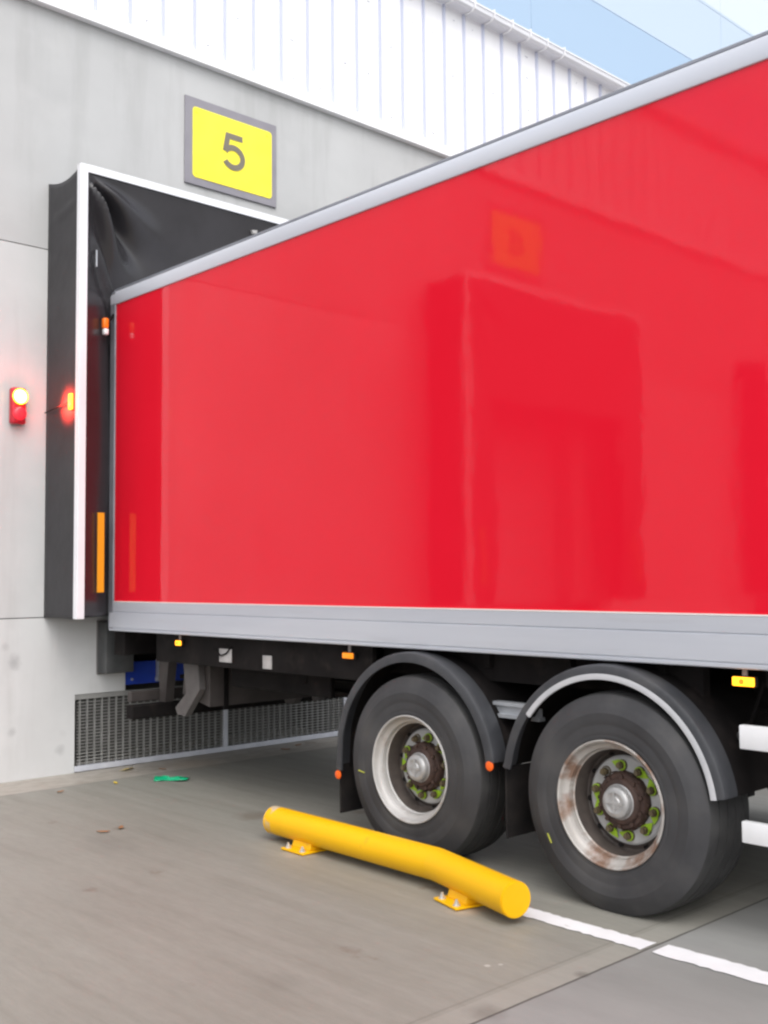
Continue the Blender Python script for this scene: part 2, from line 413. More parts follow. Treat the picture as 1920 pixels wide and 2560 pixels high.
# ---- the warehouse
DX = [0.0, -7.14, -14.1]
XL, XR = -40.0, 46.0
wh = thing('warehouse', (5.8, YW, 0), 'concrete based warehouse with white ribbed metal cladding above the docks', 'warehouse')
cw = MB()
G0, G1, P0, P1 = 4.33, 7.34, 4.80, 6.76
def row(z0, z1, holes, mi=0):
    x = XL
    for (a, c) in sorted(holes):
        cw.box(x, a, YW, YW+.25, z0, z1, mi=mi); x = c
    cw.box(x, XR, YW, YW+.25, z0, z1, mi=mi)
row(0, .645, [(G0+d, G1+d) for d in DX], 3)
row(.645, 1.293, [(P0+d, P1+d) for d in DX], 3)
row(1.301, 4.366, [(P0+d, P1+d) for d in DX], 2)
row(4.374, 6.50, [])
for z0, z1, hs_ in ((1.293, 1.301, [(P0+d, P1+d) for d in DX]), (4.366, 4.374, [])):
    x = XL
    for (a, c) in sorted(hs_): cw.box(x, a, YW+.014, YW+.25, z0, z1, mi=1); x = c
    cw.box(x, XR, YW+.014, YW+.25, z0, z1, mi=1)
cw.build('concrete_wall', [M['concrete'], M['joint'], M['concretemid'], M['concretebase']], wh)
for d in DX:   # roller door and dark vent recess behind each bay opening
    dm = MB()
    for i in range(6):
        dm.box(P0+d-.06, P1+d+.06, YW+.262, YW+.30, 1.25+i*.52, 1.25+i*.52+.512, bev=.006)
    dm.build('door', M['door'], wh)
    vm = MB(); vm.box(G0+d-.1, G1+d+.1, YW+.9, YW+1.0, -.05, .80)
    vm.box(G0+d-.1, G0+d, YW+.27, YW+.9, -.05, .8); vm.box(G1+d, G1+d+.1, YW+.27, YW+.9, -.05, .8)
    vm.box(G0+d-.1, G1+d+.1, YW+.27, YW+1.0, .8, .85)
    vm.build('recess', M['interior'], wh)
cl = MB(); YC = 8.392
prof = []
x = XL; sp = .3400; x0 = 4.437 - sp*130
k = 0; pts = []
while x0 + k*sp < XR:
    xs_ = x0 + k*sp
    if xs_ > XL: pts += [(xs_-.012, YC), (xs_-.007, YC-.034), (xs_+.007, YC-.034), (xs_+.012, YC)]
    k += 1
b = bmesh.new()
z0, z1 = 6.50, 8.34
P = [(XL, YC)] + pts + [(XR, YC)]
lo_ = [b.verts.new((p[0], p[1], z0)) for p in P]; hi_ = [b.verts.new((p[0], p[1], z1)) for p in P]
for i in range(len(P)-1):
    f = b.faces.new((lo_[i], lo_[i+1], hi_[i+1], hi_[i])); f.material_index = 0
cl_m = cl
mp = {v: cl.bm.verts.new(v.co) for v in b.verts}
for f in b.faces:
    nf = cl.bm.faces.new([mp[v] for v in f.verts])
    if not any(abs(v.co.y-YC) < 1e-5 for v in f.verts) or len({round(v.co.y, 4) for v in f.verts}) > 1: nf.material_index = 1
b.free()
cl.box(XL, XR, YC+.02, YW+.2, 6.505, 8.38)
rnd = random.Random(3)
for i in range(95):
    xs_ = x0 + (i+118)*sp + sp*.5
    if xs_ > 14: break
    for z in (6.66, 7.05, 7.45, 7.85, 8.12):
        if rnd.random() < .5:
            cl.cyl((xs_+rnd.uniform(-.05,.05), YC+.004, z+rnd.uniform(-.02,.02)), (xs_, YC-.006, z), .0055, 6, mi=2)
cl.build('metal_cladding', [M['cladding'], M['seam'], M['screw']], wh)
fl = MB(); fl.prism([(XL, YW-.001, 6.445), (XL, YC-.048, 6.440), (XL, YC-.050, 6.444), (XL, YC-.046, 6.535), (XL, YC-.036, 6.548), (XL, YC+.018, 6.55), (XL, YW-.001, 6.50)], (XR-XL, 0, 0))
fl.build('base_flashing', M['flash'], wh)
gt = MB()
gt.prism([(XL, 8.385, 8.245), (XL, 8.25, 8.245), (XL, 8.215, 8.265), (XL, 8.205, 8.31), (XL, 8.195, 8.315), (XL, 8.195, 8.335), (XL, 8.22, 8.335), (XL, 8.225, 8.275), (XL, 8.385, 8.26)], (XR-XL, 0, 0))
gt.build('gutter', M['gutter'], wh)
for i in range(112, 150):
    xs_ = x0 + i*sp
    br = MB(); br.prism([(xs_-.010,8.35,8.240),(xs_-.010,8.235,8.240),(xs_-.010,8.193,8.262),(xs_-.010,8.188,8.34),(xs_-.010,8.30,8.34),(xs_-.010,8.30,8.352),(xs_-.010,8.180,8.352),(xs_-.010,8.184,8.255),(xs_-.010,8.23,8.222),(xs_-.010,8.35,8.222)], (.015,0,0))
    br.build('gutter_bracket', M['flash'], wh)
rc = MB(); rc.box(XL, XR, 8.37, 8.75, 8.385, 8.43, bev=.005); rc.build('capping', M['flash'], wh)
rf = MB(); rf.box(XL, XR, 8.7, 16.0, 8.05, 8.20); rf.build('roof', M['roof'], wh)

# ---- taller warehouse behind
tw = thing('tall_warehouse', (30, 16, 0), 'tall warehouse of pale blue flat panels rising behind the white cladding', 'warehouse')
zs = [0, 3.6, 7.3, 11.0, 14.6, 16.45, 18.40, 20.4, 22.6]
pj = 28.98
for i in range(len(zs)-1):
    m = MB(); x = pj - 9*12
    while x < 140:
        m.box(x+.009, x+9-.009, 16.0, 16.3, zs[i]+.011, zs[i+1]-.011); x += 9
    m.build('wall_panel', M['bluewall'], tw)
m = MB(); m.box(-75, 140, 16.012, 30, 0.02, 22.5); m.build('backing_wall', M['seam'], tw)

# ------------------------------------------------------------------ docks
CX, CYY, CZ = 5.757, 7.866, 4.752
def strip_poly(path, wd):
    P = [Vector((p[0], p[1])) for p in path]; L_, R_ = [], []
    for i, p in enumerate(P):
        if i == 0: t = (P[1]-P[0]).normalized(); k = 1
        elif i == len(P)-1: t = (P[-1]-P[-2]).normalized(); k = 1
        else:
            a = (P[i]-P[i-1]).normalized(); c = (P[i+1]-P[i]).normalized(); t = (a+c).normalized(); k = 1/max(.45, t.dot(a))
        n = Vector((-t.y, t.x)) * wd/2 * k
        L_.append(p+n); R_.append(p-n)
    return L_ + R_[::-1], len(P)
def strip_mesh(mb, path, wd, cx, cz, yb, yf, sx=1.0):
    """flat lettering stroke on the wall plane, from depth yb to yf"""
    poly, n = strip_poly(path, wd)
    def pt(p, y): return (cx + p[0]*sx, y, cz + p[1])
    b = bmesh.new()
    Lf = [b.verts.new(pt(p, yf)) for p in poly[:n]]; Rf = [b.verts.new(pt(p, yf)) for p in poly[n:][::-1]]
    Lb = [b.verts.new(pt(p, yb)) for p in poly[:n]]; Rb = [b.verts.new(pt(p, yb)) for p in poly[n:][::-1]]
    for i in range(n-1):
        b.faces.new((Lf[i], Lf[i+1], Rf[i+1], Rf[i])); b.faces.new((Lb[i], Rb[i], Rb[i+1], Lb[i+1]))
        b.faces.new((Lf[i], Lb[i], Lb[i+1], Lf[i+1])); b.faces.new((Rf[i], Rf[i+1], Rb[i+1], Rb[i]))
    b.faces.new((Lf[0], Rf[0], Rb[0], Lb[0])); b.faces.new((Lf[-1], Lb[-1], Rb[-1], Rf[-1]))
    mb._add(b)
def arc(cx, cz, rx, rz, a0, a1, n=26):
    return [(cx+rx*math.cos(R(a0+(a1-a0)*i/n)), cz+rz*math.sin(R(a0+(a1-a0)*i/n))) for i in range(n+1)]
def digit(mb, ch, cx, cz, y):
    if ch == '5':
        strip_mesh(mb, [(.104,.147), (-.066,.147), (-.096,-.012)], .056, cx, cz, y, y-.004)
        strip_mesh(mb, arc(-.002,-.056,.108,.096, 150,-150), .056, cx, cz, y-.0005, y-.0055)
    elif ch == '6':
        strip_mesh(mb, arc(.002,-.055,.098,.092, -180,180, 40), .056, cx, cz, y, y-.004)
        strip_mesh(mb, [(.080,.128), (.030,.142), (-.030,.120), (-.072,.060), (-.094,-.030)], .054, cx, cz, y-.0005, y-.0055)
    else:
        strip_mesh(mb, [(-.105,.140), (.110,.140)], .054, cx, cz, y, y-.004)
        strip_mesh(mb, [(.082,.150), (.0,.0), (-.035,-.165)], .056, cx, cz, y-.0005, y-.0055)

def dock_sign(d, ch, label):
    X0, X1, Z0, Z1 = 5.373+d, 6.433+d, 5.277, 6.11
    t = thing('dock_sign', (5.9+d, YW, Z0), label, 'sign', 'numbered bay signs')
    m = MB(); m.box(X0, X1, YW-.022, YW-.001, Z0, Z1, bev=.004); m.build('frame', M['signgrey'], t)
    # yellow face with rounded corners
    a, c, e, f = X0+.079, X1-.062, Z0+.072, Z1-.088; r = .035
    pl = []
    for (cx, cz, s0) in ((c-r, f-r, 0), (a+r, f-r, 90), (a+r, e+r, 180), (c-r, e+r, 270)):
        for i in range(7): an = R(s0+i*15); pl.append((cx+r*math.cos(an), YW-.0215, cz+r*math.sin(an)))
    m = MB(); m.prism(pl, (0, -.005, 0)); m.build('sign_face', M['signyellow'], t)
    m = MB(); digit(m, ch, 5.912+d, 5.700, YW-.0262); m.build('number', M['number'], t)
    for (px, pz) in ((a+.045, f-.045), (c-.05, f-.045), (a+.045, e+.045), (c-.05, e+.045)):
        m = MB(); m.cyl((px, YW-.026, pz), (px, YW-.031, pz), .013, 12); m.build('screw', M['signyellow'], t)
    return t

SX0, SX1, SY, SZ0, SZ1 = 4.035, 7.46, 7.83, 1.295, 4.93
def shelter(d, label, occupied):
    t = thing('dock_shelter', (5.75+d, YW, SZ0), label, 'dock shelter', 'dock shelters on the wall')
    def smooth(x): x = max(0, min(1, x)); return x*x*(3-2*x)
    # near side panel: fabric stretched between wall and front frame, sagging a little at the top
    for (xs, sg) in ((SX0+.012, 1), (SX1-.012, -1)):
        def fn(u, v, xs=xs, sg=sg):
            y = YW - .004 - u*(YW-.004-SY-.012); z = SZ0 + v*(SZ1-SZ0)
            if v > .9: z -= .055*math.sin(math.pi*min(1, max(0, (u-.0)))) ** 1.0 * smooth((v-.9)/.1)
            dx = .012*math.sin(math.pi*u)*math.sin(math.pi*v*1.0)
            dx += -.010*math.exp(-((z-(4.62+.10*(u-.5)))/.022)**2)*math.sin(math.pi*u)
            return (xs + sg*dx, y, z)
        m = MB(); m.grid(fn, 14, 90); m.build('side_panel', M['fabric'], t, smooth=60, solid=.004)
    def ft(u, v):
        y = YW - .004 - v*(YW-.004-SY-.012); x = SX0+.012 + u*(SX1-SX0-.024)
        return (x+0, y, SZ1-.008 - .055*math.sin(math.pi*v)*(1-.0*u))
    m = MB(); m.grid(ft, 40, 10); m.build('top_panel', M['fabric'], t, smooth=60, solid=.004)
    # front frame: white aluminium angle
    for sx in (0, 1):
        m = MB()
        x0_, x1_ = (SX0, SX0+.062) if sx == 0 else (SX1-.062, SX1)
        m.box(x0_, x1_, SY-.006, SY+.006, SZ0, SZ1+.012, bev=.003)
        if sx == 0: m.box(x0_-.004, x0_+.008, SY-.0055, SY+.055, SZ0+.001, SZ1+.010, bev=.003)
        else: m.box(x1_-.008, x1_+.004, SY-.0055, SY+.055, SZ0+.001, SZ1+.010, bev=.003)
        m.build('frame_post', M['whitealu'], t)
    m = MB(); m.box(SX0+.0625, SX1-.0625, SY-.005, SY+.007, SZ1-.050, SZ1+.011, bev=.003); m.box(SX0+.0625, SX1-.0625, SY-.0045, SY+.05, SZ1+.002, SZ1+.0145, bev=.003)
    m.build('frame_beam', M['whitealu'], t)
    # head curtain with folds fanning out of the upper corner
    xa, xb = SX0+.058, SX1-.058
    def head(u, v):
        x = xa + u*(xb-xa); z = SZ1-.042 - v*1.32
        y = SY+.012 + (v*1.32*.235 if occupied else v*.03)
        U = (x-xa); V = (SZ1-.05-z)
        for (ux, s_) in ((U, 1), (xb-x, -1)):
            rr = math.hypot(ux, V); an = math.degrees(math.atan2(V, ux+1e-6))
            amp = (.15 if occupied else .02)*smooth(rr/.30)*(1-smooth((rr-.30)/.75))
            y -= amp*(math.exp(-((an-63)/8)**2) - .9*math.exp(-((an-46)/8)**2) + .45*math.exp(-((an-30)/9)**2))
        y += .010*math.sin(x*5.1+z*2)*v
        return (x, y, z)
    m = MB(); m.grid(head, 150, 60); m.build('head_curtain', M['curtain'], t, smooth=80, solid=.004)
    for sg in (1, -1):
        def side(u, v, sg=sg):
            z = SZ0+.01 + v*(SZ1-SZ0-.09)
            xw = u*.46
            y = SY+.012 + (u*.30 if occupied else u*.04) + .012*math.sin(z*3.1+u*4)*u
            if occupied:
                y -= .05*math.exp(-((z-(4.55-xw*1.6))/.12)**2)*smooth(u*2)
                y += .035*math.exp(-((z-(4.30-xw*1.2))/.10)**2)*smooth(u*2)
            x = (SX0+.056 + xw) if sg > 0 else (SX1-.056 - xw)
            return (x, y, z)
        m = MB(); m.grid(side, 16, 110); m.build('side_curtain', M['curtain'], t, smooth=80, solid=.004)
        if occupied and sg > 0 or not occupied:
            xg = SX0+.262 if sg > 0 else SX1-.262
            yg = SY+.012 + (.30*.187/.46 if occupied else .02) - .012
            m = MB(); m.box(xg-.030, xg+.030, yg-.016, yg-.004, 1.50, 2.145, bev=.003); m.build('guide_strip', M['strip'], t)
    if occupied:
        m = MB(); m.prism([(CX-.03,CYY,CZ+.01),(CX+.03,CYY,CZ+.022),(CX+.028,CYY,CZ-.012),(CX-.02,CYY,CZ-.02)], (0,-.03,0), bev=.004); m.build('clip', M['sticker'], t)
        m = MB(); m.box(4.205, 4.217, SY+.055, SY+.075, 4.14, 4.28, bev=.003); m.build('strap_clip', M['galv'], t)
    for c in kids(t): c.location.x += 0
    for c in kids(t):
        # everything above was written for the bay with the trailer; shift the meshes to this bay
        c.data.transform(Matrix.Translation((d, 0, 0)))
    return t

def bumper(xc, label):
    t = thing('dock_bumper', (xc, YW, .82), label, 'bumper', 'rubber dock bumpers')
    m = MB(); m.box(xc-.135, xc+.135, YW-.16, YW-.014, .815, 1.245, bev=.012, seg=3)
    m.build('rubber_block', M['bumprub'], t, smooth=40)
    m = MB(); m.box(xc-.137, xc+.137, YW-.0135, YW-.001, .80, 1.26); m.build('back_plate', M['greysteel'], t)
    for z in (.93, 1.13):
        m = MB(); m.lathe([(0,.030),(.004,.028),(.02,.026),(.02,0)], (0,0,0), 16)
        m.bm.transform(Matrix.Translation((xc, YW-.161, z)) @ Matrix.Rotation(R(90), 4, 'Z')); m.build('bolt_hole', M['black'], t, smooth=40)
    return t

def leveller(d, label):
    t = thing('dock_leveller', (5.78+d, YW, .69), label, 'dock leveller', 'dock levellers')
    m = MB(); m.box(P0+d+.004, P1+d-.004, YW+.02, YW+.045, .69, .885, bev=.003); m.build('apron_plate', M['blue'], t)
    m = MB(); m.box(P0+d+.004, P1+d-.004, YW+.05, YW+.24, 1.12, 1.235, bev=.004); m.build('platform', M['greysteel'], t)
    m = MB(); m.box(P0+d+.01, P1+d-.01, YW+.10, YW+.13, .886, 1.12); m.build('skirt', M['black'], t)
    for xx in (P0+d+.075, P1+d-.075):
        for z in (.735, .825):
            m = MB(); m.cyl((xx, YW+.02, z), (xx, YW+.008, z), .012, 6); m.build('bolt', M['bolt'], t)
    for xx in (P0+d+.36, P1+d-.36):
        m = MB(); m.box(xx-.05, xx+.05, YW-.03, YW+.018, .715, .90, bev=.005); m.box(xx-.07, xx+.07, YW-.05, YW-.005, .705, .745, bev=.004)
        m.build('bracket', M['galv'], t)
    return t

def grille(d, label):
    t = thing('vent_grille', (5.83+d, YW, 0), label, 'grille', 'vent grilles under the bays')
    m = MB()
    m.box(G0+d+.003, G1+d-.003, YW-.012, YW+.03, .006, .052, bev=.003)
    for (a, c) in ((5.822+d, 5.868+d), (G1+d-.045, G1+d-.003)): m.box(a, c, YW-.0105, YW+.028, .0525, .5995, bev=.003)
    m.build('frame', M['galvpale'], t)
    m = MB(); m.box(G0+d+.003, G1+d-.003, YW+.006, YW+.03, .60, .643, bev=.003); m.build('top_rail', M['galvdull'], t)
    m = MB()
    x = G0+d+.055
    while x < G1+d-.05:
        m.box(x-.003, x+.003, YW+.006, YW+.034, .052, .60); x += .068
    z = .068
    while z < .598:
        m.box(G0+d+.02, G1+d-.045, YW+.0045, YW+.0055, z, z+.008); z += .0265
    m.build('mesh_bars', M['galvdull'], t)
    return t

def traffic_light(d, label, lit):
    X, Y = 3.783+d, YW
    t = thing('signal_lamp', (X, Y, 2.87), label, 'signal lamp', 'signal lamps beside the bays')
    m = MB(); m.box(X-.062, X+.062, Y-.075, Y-.001, 2.865, 3.165, bev=.022, seg=3); m.build('housing', M['redhouse'], t, smooth=50)
    for (z, mt) in ((3.088, M['ledlit'] if lit else M['redlens']), (2.95, M['redlens'])):
        m = MB(); m.lathe([(0,.0565),(.012,.0565),(.022,.050),(.028,.032),(.030,0)], (0,0,0), 28)
        m.bm.transform(Matrix.Translation((X, Y-.0745, z)) @ Matrix.Rotation(R(-90), 4, 'Z'))
        L_ = m.build('lens', mt, t, smooth=50)
        if lit and z > 3:
            m = MB(); m.lathe([(0,.0585),(.010,.066),(.018,.0655),(.022,.058),(.016,.0570),(.0,.0570)], (0,0,0), 32)
            m.bm.transform(Matrix.Translation((X, Y-.0745, z)) @ Matrix.Rotation(R(-90), 4, 'Z')); m.build('lens_ring', M['ledrim'], L_, smooth=50)
    return t

dock_sign(0, '5', 'yellow square sign with grey border and number 5 above the trailer')
shelter(0, 'black fabric dock shelter with white front frame round the rear of the red trailer', True)
grille(0, 'galvanised mesh vent grille low in the wall behind the red trailer')
leveller(0, 'blue steel dock leveller apron below the rear of the red trailer')
bumper(4.66, 'dark rubber dock bumper below the white shelter post, left of the blue leveller')
bumper(6.90, 'dark rubber dock bumper hidden behind the trailer, right of the blue leveller')
traffic_light(0, 'red signal lamp glowing on the concrete wall beside the black shelter', True)
for d, ch, nm in ((DX[1], '6', 'nearest empty bay left of trailer'), (DX[2], '7', 'farthest empty bay left of trailer')):
    dock_sign(d, ch, 'yellow sign with number %s over the %s' % (ch, nm))
    shelter(d, 'black dock shelter with white front frame at the %s' % nm, False)
    grille(d, 'mesh vent grille at the foot of the %s' % nm)
    leveller(d, 'blue steel dock leveller at the %s' % nm)
    bumper(4.66+d, 'rubber bumper on the left of the %s' % nm)
    bumper(6.90+d, 'rubber bumper on the right of the %s' % nm)
    traffic_light(d, 'unlit signal lamp beside the %s' % nm, False)

# small lit lamp on the shelter side, just behind the white post
t = thing('marker_lamp', (4.03, 7.90, 3.0), 'small glowing amber lamp on the black shelter side beside the white post', 'lamp')
m = MB(); m.box(4.000, 4.026, 7.900, 7.945, 2.955, 3.085, bev=.008); m.build('lens', M['ledamber'], t, smooth=50)
m = MB(); m.box(4.0265, 4.036, 7.890, 7.955, 2.945, 3.095, bev=.003); m.build('base_plate', M['redhouse'], t)
m = MB(); m.tube([(4.028, 7.955, 3.03), (4.018, 8.05, 3.012), (4.016, 8.2, 2.998), (4.026, 8.40, 2.985)], .005, 8); m.build('cable', M['black'], t, smooth=60)
# real red light given off by the lit signal lamp
pl = bpy.data.lights.new('signal_glow', 'POINT'); pl.energy = 2.6; pl.color = (1, .06, .05); pl.shadow_soft_size = .03
po = link(bpy.data.objects.new('signal_glow', pl)); po.location = (3.785, 8.30, 3.09)

p2l = bpy.data.lights.new('marker_glow', 'SPOT'); p2l.energy = 85; p2l.spot_size = R(104); p2l.spot_blend = 1.0; p2l.color = (1, .05, .03); p2l.shadow_soft_size = .02
po2 = link(bpy.data.objects.new('marker_glow', p2l)); po2.location = (3.895, 8.06, 3.01); po2.rotation_euler = Vector((-1, .10, 0)).to_track_quat('Z', 'Y').to_euler()

# ------------------------------------------------------------------ trailer
TX, TW = 4.436, 2.54
T1 = TX + TW; TC = TX + TW/2
YB, YF = 8.05, -3.2
tr = thing('trailer', (TC, 2.5, 0), 'red box trailer with silver rails reversed up to the dock shelter', 'trailer')
def fx(x): return 2*TC - x        # mirror to the far side
for far in (0, 1):
    S = (lambda x: x) if not far else fx
    def bx(m, x0_, x1_, *a, **k):
        p, q = sorted((S(x0_), S(x1_))); return m.box(p, q, *a, **k)
    m = MB(); bx(m, 4.441, 4.475, YF+.06, 7.975, 1.416, 3.886); m.build('side_panel', M['red'], tr)
    m = MB(); pr = [(4.4405,3.884),(4.431,3.886),(4.428,3.895),(4.427,3.965),(4.433,3.985),(4.445,3.997),(4.475,4.000),(4.52,4.000),(4.52,3.884)]
    m.prism([(S(a), YF+.04, c) for a, c in pr], (0, YB-YF-.04, 0)); m.build('cant_rail', M['silverlight'], tr, smooth=25)
    m = MB(); bx(m, 4.452, 4.50, YF+.05, YB-.01, 4.0045, 4.022, bev=.003); m.build('roof_edge_trim', M['silverdark'], tr)
    m = MB(); pr = [(4.4405,1.4185),(4.431,1.417),(4.431,1.345),(4.436,1.342),(4.436,1.337),(4.428,1.334),(4.426,1.30),(4.426,1.216),(4.432,1.213),(4.432,1.208),(4.424,1.205),(4.424,1.192),(4.429,1.187),(4.56,1.187),(4.56,1.4185)]
    m.prism([(S(a), YF+.04, c) for a, c in pr], (0, YB-.02-YF-.04, 0)); m.build('bottom_rail', M['silver'], tr, smooth=20)
    m = MB(); bx(m, 4.4335, 4.4409, YF+.06, 7.974, 1.4195, 1.4275); m.build('panel_trim', M['trimwhite'], tr)
    m = MB(); bx(m, 4.429, 4.54, 7.977, YB+.004, 1.20, 3.997, bev=.006); m.build('corner_post', M['silverdark'], tr)
m = MB(); m.prism([(4.50,YF+.04,4.003),(TC,YF+.04,4.045),(fx(4.50),YF+.04,4.003),(fx(4.50),YF+.04,3.95),(4.50,YF+.04,3.95)], (0, YB-YF-.05, 0)); m.build('roof', M['roof'], tr)
m = MB(); m.box(4.45, fx(4.45), YF, YF+.05, 1.19, 4.0, bev=.01); m.build('front_bulkhead', M['whitebar'], tr)
m = MB(); m.box(4.53, fx(4.53), YF+.06, YB-.03, 1.21, 1.30); m.build('floor', M['black'], tr)
for sg in (0, 1):
    p, q = (4.545, 5.70) if sg == 0 else (5.72, fx(4.545))
    m = MB(); m.box(p, q, YB-.05, YB, 1.31, 3.94, bev=.006); m.build('rear_door', M['whitebar'], tr)
# chassis
for x in (5.02, fx(5.14)):
    m = MB(); m.box(x, x+.12, YF+.1, 7.9, 1.165, 1.206); m.box(x+.053, x+.067, YF+.1, 7.9, .80, 1.165); m.box(x, x+.12, YF+.1, 7.9, .765, .80); m.build('chassis_rail', M['black'], tr)
for i in range(19):
    y = YF + .5 + i*.56
    m = MB(); m.prism([(4.56,y,1.186),(4.56,y,1.10),(5.0,y,1.02),(6.4,y,1.02),(fx(4.56),y,1.10),(fx(4.56),y,1.186)], (0,.045,0)); m.build('cross_member', M['black'], tr)
for S in (lambda x: x, fx):
    p, q = sorted((S(4.50), S(4.54)))
    m = MB(); m.box(p, q, 4.92, 7.42, .965, 1.186, bev=.004); m.build('side_rave', M['black'], tr)
    p, q = sorted((S(4.60), S(4.66)))
    m = MB(); m.box(p, q, 2.72, 4.92, 1.02, 1.186); m.build('side_rave', M['black'], tr)
# tail lift folded under the rear, its arms and the rear underrun bar
m = MB(); m.prism([(4.70,6.98,.625),(4.70,6.98,.945),(4.70,7.32,.98),(4.70,7.36,.70)], (1.12,0,0), bev=.006); m.build('tail_lift_platform', M['brownsteel'], tr)
m = MB(); m.prism([(5.84,6.98,.625),(5.84,6.98,.945),(5.84,7.32,.98),(5.84,7.36,.70)], (.95,0,0), bev=.006); m.build('tail_lift_platform', M['black'], tr)
for x in (4.635, 5.70, fx(4.695)):
    m = MB(); m.prism([(x,7.05,1.02),(x,7.26,1.02),(x,7.20,.72),(x,7.36,.60),(x,7.33,.545),(x,7.22,.545),(x,7.02,.76)], (.06,0,0), bev=.005); m.build('lift_arm', M['armsteel'], tr)
m = MB(); m.prism([(4.83,6.97,.95),(4.83,6.97,.60),(4.83,7.0,.60),(4.83,7.0,.95)], (.04,0,0)); m.build('platform_rib', M['black'], tr)
m = MB(); m.box(5.70, 5.78, 6.90, 6.975, .60, .98, bev=.004); m.build('platform_bracket', M['armsteel'], tr)
m = MB(); m.box(4.43, fx(4.43), 7.66, 7.76, .495, .605, bev=.012); m.build('underrun_bar', M['black'], tr)
for x in (4.75, fx(4.83)):
    m = MB(); m.prism([(x,7.70,.56),(x,7.78,.56),(x,7.78,1.2),(x,7.60,1.2)], (.08,0,0)); m.build('underrun_post', M['brownsteel'], tr)
m = MB(); m.box(4.50, fx(4.50), 7.80, 7.86, .615, .70, bev=.008); m.build('rear_beam', M['brownsteel'], tr)
m = MB(); m.box(4.47, fx(4.47), 7.86, 8.02, .99, 1.185, bev=.006); m.build('rear_sill', M['black'], tr)
m = MB(); m.cyl((4.80, 7.5, 1.05), (5.3, 7.5, 1.0), .045, 14); m.build('lift_cylinder', M['brownsteel'], tr, smooth=40)
for (y, z, pw) in ((7.60, 1.02, .18),):
    m = MB(); m.tube([(4.60,7.42,1.09),(4.56,7.30,1.06),(4.57,7.12,1.045),(4.62,6.95,1.08)], .009, 8); m.build('hose', M['black'], tr, smooth=60)
# stickers on the side rave
for (y0_, y1_, z0_, z1_) in ((6.40, 6.55, 1.005, 1.10), (5.93, 6.03, .985, 1.075)):
    m = MB(); m.box(4.494, 4.4985, y0_, y1_, z0_, z1_); s_ = m.build('sticker', M['sticker'], tr)
m = MB(); m.tube([(4.490, 6.62, 1.10), (4.485, 6.52, 1.05), (4.486, 6.45, 1.07), (4.492, 6.40, 1.12)], .006, 6); m.build('cable', M['black'], tr, smooth=60)
# side marker lamps
def marker(x, y, z, lit, parent, ln=.10, ht=.036):
    m = MB(); m.box(x+.012, x+.030, y-ln/2-.008, y+ln/2+.008, z-ht/2-.004, z+ht/2+.004, bev=.004); h_ = m.build('side_marker', M['black'], parent)
    m = MB(); m.box(x, x+.013, y-ln/2, y+ln/2, z-ht/2, z+ht/2, bev=.006, seg=3); m.build('lens', M['amberlit'] if lit else M['amber'], h_, smooth=50)
    m = MB(); m.cyl((x-.0015, y+.006, z), (x+.002, y+.006, z), .012, 12); m.build('lamp_core', M['amber'], h_)
    m = MB(); m.box(x+.020, x+.026, y-.012, y+.012, z+ht/2+.0035, 1.187); m.build('lamp_bracket', M['greysteel'], h_)
marker(4.452, 7.04, 1.122, True, tr, .07, .036)
marker(4.452, 5.10, 1.118, False, tr, .10, .036)
marker(4.440, 2.432, 1.130, True, tr, .105, .040)
marker(4.452, .2, 1.13, True, tr)
# outline marker on the corner post
m = MB(); m.tube([(4.43, 8.0, 3.80), (4.36, 7.965, 3.72), (4.335, 7.955, 3.66)], .012, 8); om = m.build('outline_marker', M['black'], tr, smooth=60)
m = MB(); m.box(4.300, 4.345, 7.92, 7.968, 3.66, 3.745, bev=.010); m.build('lens', M['orange'], om, smooth=50)
m = MB(); m.box(4.304, 4.346, 7.92, 7.968, 3.605, 3.658, bev=.010); m.build('lens', M['whitebar'], om, smooth=50)
# side guards
for S in (lambda x: x, fx):
    for (z0_, z1_) in ((.835, .940), (.428, .522)):
        p, q = sorted((S(4.436), S(4.476)))
        m = MB(); m.box(p, q, -1.6, 2.455, z0_, z1_, bev=.006); m.build('side_guard_bar', M['whitebar'], tr, smooth=40)
    for y in (1.35, -.2, -1.45):
        p, q = sorted((S(4.482), S(4.53)))
        m = MB(); m.box(p, q, y-.04, y+.04, .42, 1.187, bev=.005); m.build('guard_support', M['galv'], tr)
m = MB(); m.tube([(4.478, 2.36, .885), (4.60, 2.50, .865), (4.72, 2.62, .85)], .020, 12); m.tube([(4.60,2.495,.865),(4.66,2.555,.857)], .032, 12); m.build('guard_stub', M['greysteel'], tr, smooth=50)
